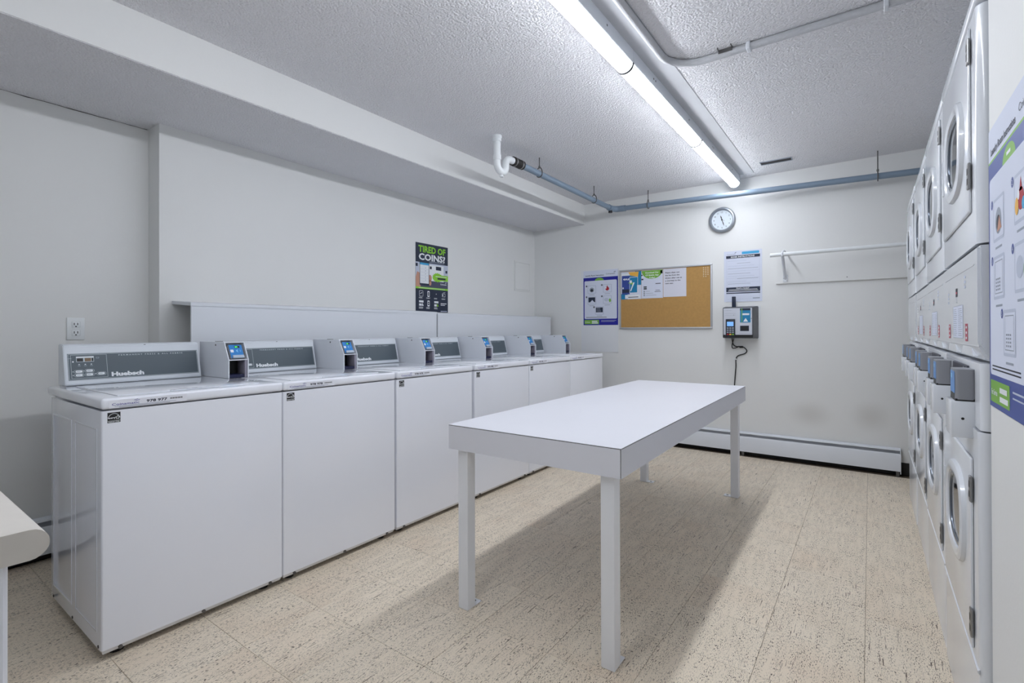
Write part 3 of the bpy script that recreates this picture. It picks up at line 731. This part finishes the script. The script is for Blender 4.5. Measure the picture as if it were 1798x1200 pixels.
def corkboard():
    t = thing('bulletin_board', 'cork bulletin board in a pale frame with notices pinned at top left', 'board', (-2.143, YB, 1.153))
    W, H = .934, .617
    obj('cork_sheet', B(.012, W-.012, -.012, -.001, .012, H-.012), CORK, t)
    f = .016
    for a in ((0, W, 0, f), (0, W, H-f, H), (0, f, f, H-f), (W-f, W, f, H-f)):
        obj('frame_bar', B(a[0], a[1], -.020, 0, a[2], a[3], r=.003, seg=2), ALU, t)
    R = random.Random(3)
    for i in range(6):
        for j in range(3):
            if i >= 5 and j == 0: continue
            obj('push_pin', tube([(W-.035-.020*j, -.012, H-.035-.017*i), (W-.035-.020*j, -.019, H-.035-.017*i), (W-.035-.020*j, -.024, H-.035-.017*i)], [.0028, .0028, .0046], 8), mat('pin_cream', (232, 222, 200), .4), t)
corkboard()
def sheet(name, label, cat, x0, x1, z0, z1, y, m=PAPER, group=None):
    t = thing(name, label, cat, (x0, y, z0), 0, group)
    obj('sheet', B(0, x1-x0, -.0012, 0, 0, z1-z0), m, t)
    return t, Print((0, -.0013, 0), (1,0,0), (0,0,1)), x1-x0, z1-z0
YC = YB-.0123
t, p, W, H = sheet('notice_flyer', 'teal and blue printed flyer with amber corner on the cork board', 'flyer', -2.124, -1.905, 1.462, 1.7495, YC, PAPER, 'notices on the cork board')
p.rect(PRINT_TEAL, 0, 0, W*.32, H*.20, .0002); p.rect(PRINT_TEAL, W*.70, H*.50, W, H, .0002)
p.rect(PRINT_WHITE, W*.02, H*.86, W*.40, H*.94, .0003); p.rect(PRINT_TEAL, W*.42, H*.24, W*.80, H*.86, .0004); p.rect(PRINT_BLUE2, W*.04, H*.18, W*.43, H*.86, .0006)
p.rect(PRINT_NAVY, W*.05, H*.24, W*.42, H*.36, .0008); p.poly(PRINT_ORANGE, [(W*.36, H*.98), (W*.46, H*.86), (W*.84, H*.80), (W*.88, H*.98)], .0008)
p.frame(PRINT_WHITE, W*.42, H*.22, W*.84, H*.80, .004, .0007); p.text(PRINT_WHITE, 'eu', W*.10, H*.70, .026, W*.30, .001, bold=.03)
p.poly(PRINT_GREEN, [(W*.34,H*.60),(W*.60,H*.50),(W*.58,H*.62)], .001); p.rect(PRINT_WHITE, W*.44, H*.58, W*.54, H*.68, .0012); p.poly(PRINT_WHITE, [(W*.46,H*.30),(W*.50,H*.29),(W*.68,H*.60),(W*.60,H*.60)], .0011)
p.rect(PRINT_WHITE, W*.20, H*.02, W*.94, H*.16, .0009); p.rect(PRINT_DK, W*.36, H*.06, W*.86, H*.085, .0012, 'fine_print'); p.rect(PRINT_WHITE, W*.07, H*.38, W*.13, H*.44, .001)
p.build(t)
t, p, W, H = sheet('notice_flyer', 'white flyer with a green oval heading in the middle of the cork board notices', 'flyer', -1.902, -1.680, 1.464, 1.7495, YC-.0002, PAPER, 'notices on the cork board')
oval = [(W*.5+W*.49*math.cos(math.radians(-180*k/20)), H*.99+H*.30*math.sin(math.radians(-180*k/20))) for k in range(21)]
p.poly(PRINT_GREEN, oval, .0003, 'heading'); p.rect(PRINT_NAVY, W*.88, H*.86, W*.99, H*.97, .0003); p.poly(PRINT_NAVY, [(0, H*.80), (W*.08, H*.84), (0, H*.86)], .0003); p.rect(PRINT_NAVY, 0, H*.66, W*.09, H*.71, .0003)
for i, s in enumerate(('Download Our', 'CP Mobile App', 'Today!')): p.text(PRINT_WHITE, s, W*.5, H*(.89-.09*i), .0145, W*(.62 if i < 2 else .28), .0006, bold=.03, centre=True)
p.rect(PRINT_DK, W*.10, H*.32, W*.25, H*.37, .0004, 'store_badge'); p.rect(PRINT_DK, W*.10, H*.385, W*.25, H*.43, .0004, 'store_badge')
p.rect(PRINT_DK, W*.66, H*.50, W*.90, H*.525, .0004, 'fine_print'); p.rect(PRINT_DK, W*.66, H*.27, W*.86, H*.285, .0004, 'fine_print'); p.rect(PRINT_DK, W*.62, H*.22, W*.90, H*.237, .0004, 'fine_print')
for i in range(3):
    p.ell(PRINT_GREY, W*.13, H*(.25-.07*i), .009, .009, .0004, 'bullet', 12); p.rect(PRINT_GREY, W*.21, H*(.243-.07*i), W*(.40+.15*i), H*(.255-.07*i), .0004, 'fine_print')
p.build(t)
t, p, W, H = sheet('notice_paper', 'plain typed notice asking users to clean dryer lint, on cork board', 'notice', -1.676, -1.449, 1.470, 1.7500, YC-.0004, PAPER_W, 'notices on the cork board')
for i, (s, wd) in enumerate((('Please clean out', .62), ('the lint from the', .62), ('dryers after use as', .72), ('a courtesy to the', .66), ('next user.', .36))):
    p.text(PRINT_DK, s, W*.09, H*(.84-.095*i), .0135, W*wd, .0004, bold=.025)
p.build(t)

def laundry_poster(W, H, p, parent, big):
    bl = PRINT_BLUE2 if big else PRINT_BLUE
    p.rect(bl, 0, 0, W, H*.875, .0003, 'border'); 
    if big: p.rect(PRINT_GREEN, 0, H*.875, W, H*.883, .0003, 'border')
    p.rrect(PAPER, W*.03, H*.115, W*.97, H*.815, .012, .0007, 'inner_panel')
    p.text(PRINT_NAVY, 'Laundry Room Instructions', W*.06, H*.90, H*.027, W*.54, .0004, bold=.02)
    p.text(PRINT_NAVY, 'Coinamatic', W*.66, H*.915, H*.026, W*.26, .0004)
    p.stroke(PRINT_NAVY, [(W*.88, H*.955), (W*.93, H*.968)], .003, .0004, 'swoosh'); p.stroke(PRINT_NAVY, [(W*.89, H*.945), (W*.94, H*.958)], .003, .0004, 'swoosh')
    p.ell(PRINT_GREEN, W*.47, H*.815, W*.13, H*.05, .0005, 'badge', 20, 0, 180)
    if big: p.rect(PRINT_WHITE, W*.43, H*.832, W*.51, H*.843, .0008, 'fine_print')
    cells = [(.25, .655), (.70, .665), (.25, .455), (.70, .46), (.47, .265)]
    for i, (cx, cy) in enumerate(cells):
        x, y = W*cx, H*cy; hw, hh = W*.125, H*.075
        p.rrect(PRINT_PALE, x-hw, y-hh, x+hw, y+hh, .006, .0009, 'picture')
        p.rect(PAPER, x-hw*.86, y-hh*.86, x+hw*.86, y+hh*.86, .0011, 'picture')
        p.ell(PRINT_BLUE2 if big else PRINT_NAVY, x-hw*1.25, y+hh*.85, W*.024, W*.024, .0010, 'number_disc', 14)
        p.text(PRINT_WHITE, str(i+1), x-hw*1.25, y+hh*.85-W*.012, W*.024, None, .0013, 'numeral', centre=True)
        p.rect(PRINT_GREY, x-hw*.6, y-hh*1.35, x+hw*.6, y-hh*1.25, .0009, 'fine_print')
        if i == 0:
            p.ell(PRINT_GREY, x, y-hh*.1, hw*.55, hh*.6, .0013, 'picture', 18); p.ell(PRINT_DK, x, y-hh*.2, hw*.34, hh*.36, .0015, 'picture', 14)
            if big: p.poly(PRINT_SKIN, [(x-hw*.2, y-hh*.6), (x+hw*.6, y-hh*.5), (x+hw*.2, y+hh*.1)], .0017, 'picture')
        elif i == 1:
            p.ell(PRINT_RED, x, y-hh*.1, hw*.42, hh*.45, .0015, 'picture', 14); p.poly(PRINT_RED, [(x-hw*.2, y+hh*.2), (x+hw*.2, y+hh*.2), (x, y+hh*.75)], .0015, 'picture'); p.ell(PRINT_WHITE, x-hw*.3, y+hh*.1, hw*.14, hh*.2, .0017, 'picture', 10)
            if big: p.ell(PRINT_ORANGE, x-hw*.55, y-hh*.3, hw*.25, hh*.35, .0018, 'picture', 12); p.ell(PRINT_CYAN, x+hw*.4, y-hh*.35, hw*.25, hh*.25, .0018, 'picture', 12)
        elif i == 3:
            p.ell(PRINT_PALE, x-hw*.2, y, hw*.5, hh*.45, .0015, 'picture', 14); p.ell(PRINT_GREEN, x+hw*.6, y-hh*.2, hw*.25, hh*.45, .0017, 'picture', 12)
        else:
            if big:
                p.frame(PRINT_GREY, x-hw*.7, y-hh*.75, x+hw*.7, y+hh*.75, .002, .0013, 'picture')
                for a in range(3):
                    for b in range(4): p.rect(PRINT_GREY, x-hw*.5+hw*.3*a, y-hh*.6+hh*.16*b, x-hw*.3+hw*.3*a, y-hh*.52+hh*.16*b, .0015, 'picture')
            else:
                p.rect(PRINT_NAVY, x-hw*.8, y-hh*.45, x+hw*.8, y+hh*.75, .0013, 'picture'); p.poly(PAPER, [(x-hw*.4, y-hh*.45), (x+hw*.6, y-hh*.45), (x+hw*.1, y+hh*.1)], .0016, 'picture') if i == 2 else p.bars(PRINT_GREY, x-hw*.6, x+hw*.5, y+hh*.5, hh*.28, 4, .004, .0016, 'picture')
    p.bars(PRINT_DK, W*.08, W*.92, H*.145, H*.012, 2, H*.005, .0010, seed=2)
    p.rrect(PRINT_GREEN, W*.03, H*.018, W*.46, H*.096, .004, .0006, 'contact_box')
    p.text(PRINT_WHITE, 'For Service', W*.055, H*.045, H*.020, W*.14, .0010, bold=.02)
    p.rect(PRINT_WHITE, W*.25, H*.060, W*.41, H*.078, .0010, 'fine_print'); p.rect(PRINT_WHITE, W*.25, H*.030, W*.43, H*.048, .0010, 'fine_print')
    p.rect(PRINT_PALE, W*.52, H*.078, W*.95, H*.084, .0006, 'fine_print'); p.rect(PRINT_PALE, W*.52, H*.060, W*.90, H*.065, .0006, 'fine_print')
    p.build(parent)
t, p, W, H = sheet('instruction_poster', 'blue-bordered laundry instruction poster next to the cork board', 'poster', -2.572, -2.164, 1.196, 1.790, YB-.004, PAPER)
laundry_poster(W, H, p, t, False)
bl = obj('backing_panel', B(-2.60, -2.164, YB-.0035, YB, .905, 1.80), mat('splash_panel', (228, 231, 235), .4)); tag(bl, 'thin white wall panel behind and below the small blue-bordered poster', 'panel')
# poster on the near right wall: u runs towards the camera (-y), v up
YP = 1.632
t = thing('instruction_poster', 'large blue-bordered laundry instruction poster on wall beside stacked dryers', 'poster', (XR-.001, YP, 0.965))
obj('sheet', B(-.0012, .0, -.45, 0, 0, .650), PAPER, t)
laundry_poster(.45, .650, Print((-.0013, 0, 0), (0, -1, 0), (0, 0, 1)), t, True)

t, p, W, H = sheet('kiosk_poster', 'pale kiosk instruction sheet with navy bands above the payment kiosk', 'poster', -1.105, -.783, 1.400, 1.870, YB-.001, PAPER)
p.rrect(PRINT_CYAN, W*.48, H*.925, W*.93, H*.975, .006, .0004, 'banner'); p.rect(PRINT_NAVY, W*.06, H*.855, W*.95, H*.910, .0004, 'banner')
p.text(PRINT_WHITE, 'KIOSK INSTRUCTIONS', W*.5, H*.868, H*.03, W*.62, .0008, bold=.03, centre=True)
p.text(PRINT_GREY, 'Coinamatic', W*.08, H*.925, H*.026, W*.24, .0004, bold=.01); p.stroke(PRINT_NAVY, [(W*.29, H*.955), (W*.33, H*.975)], .004, .0004, 'swoosh')
p.rect(PRINT_NAVY, W*.06, H*.195, W*.95, H*.285, .0004, 'banner'); p.text(PRINT_WHITE, 'Need a receipt?', W*.5, H*.255, H*.022, W*.34, .0008, bold=.03, centre=True)
p.rect(PRINT_WHITE, W*.13, H*.235, W*.88, H*.243, .0008, 'fine_print'); p.rect(PRINT_WHITE, W*.11, H*.212, W*.90, H*.220, .0008, 'fine_print')
p.rect(PRINT_NAVY, W*.06, H*.160, W*.95, H*.180, .0004, 'banner'); p.frame(PRINT_PALE, W*.07, H*.05, W*.94, H*.84, .0015, .0003, 'rule')
for i in range(10): p.rect(PRINT_GREY if i % 2 else PRINT_PALE, W*(.10+.25*(i % 3 == 1)), H*(.80-.05*i), W*(.60+.1*(i % 4)), H*(.806-.05*i), .0005, 'fine_print')
for z in (.60, .46, .38): p.rect(PRINT_PALE, W*.07, H*z, W*.94, H*(z+.004), .0004, 'rule')
p.rect(PRINT_GREY, W*.76, H*.055, W*.94, H*.072, .0005, 'fine_print')
p.build(t)

def kiosk():
    t = thing('payment_kiosk', 'grey and white card payment kiosk box mounted on the wall under the clock', 'payment kiosk', (-0.965, YB, 1.066))
    X0, X1 = -.126, .128; H = .278; D = .125
    bm = bmesh.new()
    a = [(X0, -D, .0), (X1, -D, .014), (X1, -D, H), (X0, -D, H)]; b = [(X0-.004, -.004, -.004), (X1+.024, -.004, -.004), (X1+.024, -.004, H+.012), (X0-.004, -.004, H+.012)]
    A = [bm.verts.new(v) for v in a]; C = [bm.verts.new(v) for v in b]
    bm.faces.new(A); bm.faces.new(C[::-1])
    for i in range(4): bm.faces.new((A[i], C[i], C[(i+1)%4], A[(i+1)%4]))
    bmesh.ops.recalc_face_normals(bm, faces=bm.faces[:]); bmesh.ops.bevel(bm, geom=bm.edges[:], offset=.005, segments=2, affect='EDGES')
    obj('case', bm, GREYBOX, t)
    obj('back_plate', B(X0+.02, X1+.040, -.004, 0, -.012, H+.014), PIPEW, t)
    fp = obj('face_plate', B(X0+.008, X1-.008, -D-.004, -D+.001, .030, H-.008, r=.002, seg=1), mat('kiosk_face', (206, 210, 220), .4), t)
    obj('black_skirt', B(X0+.002, X1-.002, -D-.003, -D+.002, .004, .030), BLACK, t)
    obj('antenna', B(X0+.070, X0+.102, -.085, -.070, H-.002, H+.100, r=.003, seg=2), PRINT_NAVY, t)
    tm_ = obj('card_terminal', B(X0+.030, X0+.108, -D-.024, -D-.002, .006, .172, r=.005, seg=2), mat('terminal_black', (30, 38, 48), .4), t)
    p = Print((0, -D-.0242, 0), (1,0,0), (0,0,1))
    p.rect(LCD, X0+.042, .108, X0+.097, .148, .0005, 'screen')
    cols = [PRINT_GREY]*9
    for r in range(4):
        for c in range(3):
            m_ = (PRINT_RED, PRINT_ORANGE, PRINT_GREEN)[c] if r == 0 else PRINT_GREY
            p.rrect(m_, X0+.040+.022*c, .028+.019*r, X0+.056+.022*c, .040+.019*r, .002, .0008, 'key')
    p.build(tm_)
    p = Print((0, -D-.0042, 0), (1,0,0), (0,0,1))
    p.rrect(PRINT_TEAL, .022, .140, .108, H-.010, .003, .0004, 'reader'); p.rect(PRINT_NAVY, .022, H-.030, .108, H-.010, .0006, 'reader'); p.rect(PRINT_GREEN, .034, .142, .040, H-.012, .0007, 'reader')
    p.rect(PRINT_WHITE, .042, .206, .098, .222, .0009, 'reader'); p.poly(PRINT_WHITE, [(.048,.148),(.088,.148),(.068,.180)], .0009, 'reader')
    p.rect(PRINT_NAVY, .022, .064, .095, .112, .0005, 'slot_window'); p.rect(BLACK, .030, .070, .088, .106, .0008, 'slot_window')
    p.text(PRINT_GREY, 'Coinamatic', X0+.018, H-.030, .008, .060, .0005)
    for z in (.205, .222): p.rect(PRINT_GREY, X0+.020, z, X0+.112, z+.0015, .0005, 'groove')
    p.rect(PRINT_GREY, .012, .042, .112, .0435, .0005, 'groove'); p.ell(BLACK, .114, .176, .003, .003, .0005, 'lock', 8); p.ell(BLACK, X0+.095, .208, .003, .002, .0005, 'lock', 8)
    p.build(fp)
kiosk()
yc = YB-.011
cpts = [(-1.030, yc-.03, 1.068), (-1.027, yc, 1.010), (-.998, yc, .987), (-.945, yc, .985), (-.912, yc, .955), (-.925, yc, .925), (-.985, yc, .902), (-1.003, yc, .865), (-1.004, yc, .795), (-1.016, yc, .640), (-1.024, yc, .42), (-1.020, yc, .216)]
cd = thing('power_cord', 'black power cord hanging down the wall from the payment kiosk', 'cord', (-1.02, yc, .216))
o0 = Vector((-1.02, yc, .216))
obj('cable', tube([Vector(q)-o0 for q in smooth_path(cpts, 6)], .0048, 8), CORDM, cd, smooth=60)
lp = [(-1.018, yc-.012, 1.060), (-1.035, yc-.006, 1.0), (-1.030, yc-.007, .972), (-1.000, yc-.012, .975), (-.972, yc-.012, .992)]
obj('loop', tube([Vector(q)-o0 for q in smooth_path(lp, 6)], .004, 8), CORDM, cd, smooth=60)
obj('tie', tube([Vector((-.968, yc-.014, .984))-o0, Vector((-.940, yc-.014, .984))-o0], .009, 8), CORDM, cd)
obj('wall_clip', B(-.006, .026, -.009, .010, .650, .660), PIPEW, cd)

def rail():
    t = thing('hanging_rail', 'white garment rod on angled bracket with backing board above the heater', 'rail', (-0.67, YB, 1.545))
    L = lambda x, y, z: (x+.67, y-YB, z-1.545)
    obj('backing_board', B(0, 1.60, -.019, 0, 0, .262), WALL, t)
    obj('rod', tube([L(-.690, 4.742, 1.778), L(.93, 4.742, 1.784)], .0165, 16), PIPEW, t, smooth=50)
    br = bmesh.new()
    for xb in (-.597,):
        tube([L(xb, 4.912, 1.584), L(xb, 4.745, 1.770)], .012, 4, bm=br)
        tube([L(xb, 4.912, 1.825), L(xb, 4.83, 1.822), L(xb, 4.745, 1.800), L(xb, 4.722, 1.786), L(xb, 4.724, 1.764), L(xb, 4.742, 1.758)], .007, 6, bm=br)
    b_ = obj('bracket', br, WHITE_MATT, t)
    obj('bracket_foot', B(.055, .093, -.024, -.017, .012, .075, r=.002, seg=1), WHITE_MATT, b_)
    for x, z in ((.062, .045), (.086, .022)): obj('screw', tube([(x, -.027, z), (x, -.018, z)], .004, 8), STEEL, b_)
    obj('screw', tube([(.52, -.021, .028), (.52, -.018, .028)], .004, 8), DKSTEEL, t)
rail()

# ================================================================ LEFT WALL THINGS
t = thing('advert_poster', 'tall dark poster reading tired of coins above the wall ledge', 'poster', (XL+.001, 3.028, 1.310))
W, H = .408, .610
obj('sheet', B(0, .0015, 0, W, 0, H), PRINT_NAVY, t)
p = Print((.0016, 0, 0), (0,1,0), (0,0,1))
p.rect(PRINT_PALE, 0, H*.40, W, H*.72, .0002, 'photo'); p.rect(PRINT_NAVY, 0, H*.655, W*.06, H*.70, .0004, 'photo'); p.rect(mat('print_slate', (70, 74, 96), .5), 0, H*.36, W, H*.47, .0003, 'photo')
p.rect(PRINT_WHITE, W*.10, H*.46, W*.86, H*.70, .0005, 'photo'); p.rect(PRINT_NAVY, W*.42, H*.635, W*.48, H*.675, .0007, 'photo'); p.rect(PRINT_NAVY, W*.61, H*.63, W*.78, H*.685, .0007, 'photo'); p.rect(PRINT_NAVY, W*.92, H*.60, W*.98, H*.64, .0007, 'photo')
p.poly(PRINT_SKIN, [(W*.0, H*.36), (W*.14, H*.36), (W*.14, H*.56), (W*.04, H*.58), (0, H*.50)], .0007, 'hand'); p.ell(PRINT_SKIN, W*.43, H*.50, W*.05, H*.05, .0007, 'hand', 14); p.ell(PRINT_SKIN, W*.43, H*.43, W*.04, H*.04, .0007, 'hand', 14)
p.rrect(PRINT_NAVY, W*.11, H*.385, W*.40, H*.735, .012, .001, 'phone'); p.rect(PRINT_WHITE, W*.125, H*.415, W*.385, H*.70, .0013, 'phone'); p.rect(PRINT_CYAN, W*.125, H*.685, W*.385, H*.715, .0015, 'phone')
for i in range(5): p.rect(PRINT_GREY, W*.28, H*(.64-.045*i), W*.30, H*(.65-.045*i), .0016, 'phone'); p.rect(PRINT_PALE, W*.14, H*(.62-.045*i), W*.37, H*(.623-.045*i), .0016, 'phone')
star = []
for i in range(32):
    a = 2*math.pi*i/32; r = 1.0 if i % 2 == 0 else .84
    star.append((W*.66+W*.17*r*math.cos(a), H*.52+H*.072*r*math.sin(a)))
p.poly(PRINT_LIME, star, .001, 'burst'); p.rect(PRINT_LIME, W*.62, H*.475, W, H*.56, .0012, 'burst'); p.rect(PRINT_DK, W*.66, H*.492, W*.92, H*.518, .0015, 'burst'); p.rect(PRINT_WHITE, W*.60, H*.532, W*.96, H*.540, .0015, 'burst')
p.text(PRINT_WHITE, 'Coinamatic', W*.75, H*.415, H*.022, W*.20, .001, bold=.02); p.stroke(PRINT_WHITE, [(W*.91, H*.445), (W*.95, H*.455)], .005, .001, 'swoosh')
p.rect(PRINT_LIME, 0, H*.335, W, H*.362, .001, 'band'); p.rect(PRINT_WHITE, W*.08, H*.346, W*.9, H*.350, .0013, 'band')
p.text(PRINT_LIME, 'TIRED OF', W*.08, H*.872, H*.094, W*.84, .001, bold=.035); p.text(PRINT_WHITE, 'COINS?', W*.09, H*.758, H*.094, W*.82, .001, bold=.035)
p.rect(PRINT_PALE, W*.40, H*.738, W*.88, H*.744, .001, 'fine_print')
icons = [(.16, .265), (.38, .265), (.62, .265), (.86, .265), (.16, .125), (.38, .125), (.62, .125)]
for i, (cx, cy) in enumerate(icons):
    x, y = W*cx, H*cy
    if i in (1, 5): p.rrect(PRINT_WHITE, x-.014, y-.026, x+.014, y+.026, .006, .0006, 'icon'); p.rrect(PRINT_NAVY, x-.009, y-.016, x+.009, y+.016, .004, .0009, 'icon'); p.ell(PRINT_WHITE, x, y, .004, .004, .0012, 'icon', 10)
    elif i == 0: p.rrect(PRINT_WHITE, x-.024, y-.026, x+.024, y+.026, .008, .0006, 'icon'); p.rrect(PRINT_NAVY, x-.021, y-.023, x+.021, y+.023, .006, .0009, 'icon'); p.stroke(PRINT_WHITE, [(x-.012, y-.004), (x-.002, y+.004), (x+.012, y+.008)], .005, .0012, 'icon')
    elif i == 2: p.ell(PRINT_WHITE, x, y+.004, .005, .004, .0006, 'icon', 10)
    elif i == 3: p.frame(PRINT_WHITE, x-.022, y-.018, x+.020, y+.014, .003, .0006, 'icon'); p.ell(PRINT_WHITE, x-.012, y-.002, .007, .007, .0006, 'icon', 10); p.stroke(PRINT_WHITE, [(x-.010, y+.020), (x+.022, y+.026)], .003, .0006, 'icon')
    else:
        p.rect(PRINT_WHITE, x-.026, y+.006, x+.028, y+.024, .0006, 'icon'); p.rect(PRINT_WHITE, x-.026, y-.024, x+.006, y-.004, .0006, 'icon'); p.poly(PRINT_WHITE if i == 4 else PRINT_LIME, [(x+.008, y-.024), (x+.030, y-.024), (x+.014, y+.004)], .0008, 'icon')
    p.bars(PRINT_WHITE, x-.028, x+.026, y-.036, .006, 2 if cy > .2 else 3, .0025, .0006, seed=i)
p.rect(PRINT_WHITE, W*.76, H*.127, W*.95, H*.138, .0006, 'fine_print'); p.rect(PRINT_WHITE, W*.76, H*.105, W*.90, H*.114, .0006, 'fine_print'); p.rect(PRINT_PALE, W*.76, H*.012, W*.97, H*.022, .0006, 'fine_print')
p.build(t)

t = thing('access_panel', 'small painted access hatch on the left wall near the clock wall corner', 'access panel', (XL, 4.515, 1.588))
for a in ((0, .318, 0, .014), (0, .318, .321, .335), (0, .018, .014, .321), (.300, .318, .014, .321)):
    obj('frame_bar', B(0, .0075, *a), WALL, t)
obj('door', B(0, .0075, .021, .297, .017, .318, r=.001, seg=1), WALL, t)

t = thing('wall_outlet', 'white double power outlet on the left wall above the first washer', 'outlet', (XREC, .738, 1.101))
obj('cover_plate', B(0, .006, 0, .072, 0, .116, r=.002, seg=2), PIPEW, t)
for z in (.036, .080):
    rc = obj('receptacle', B(.004, .008, .019, .053, z-.017, z+.017, r=.0035, seg=2), PIPEW, t)
    for y in (.029, .043): obj('slot', B(.0078, .0085, y-.0015, y+.0015, z-.003, z+.009), BLACK, rc)
    obj('slot', B(.0078, .0085, .033, .039, z-.013, z-.007), BLACK, rc)
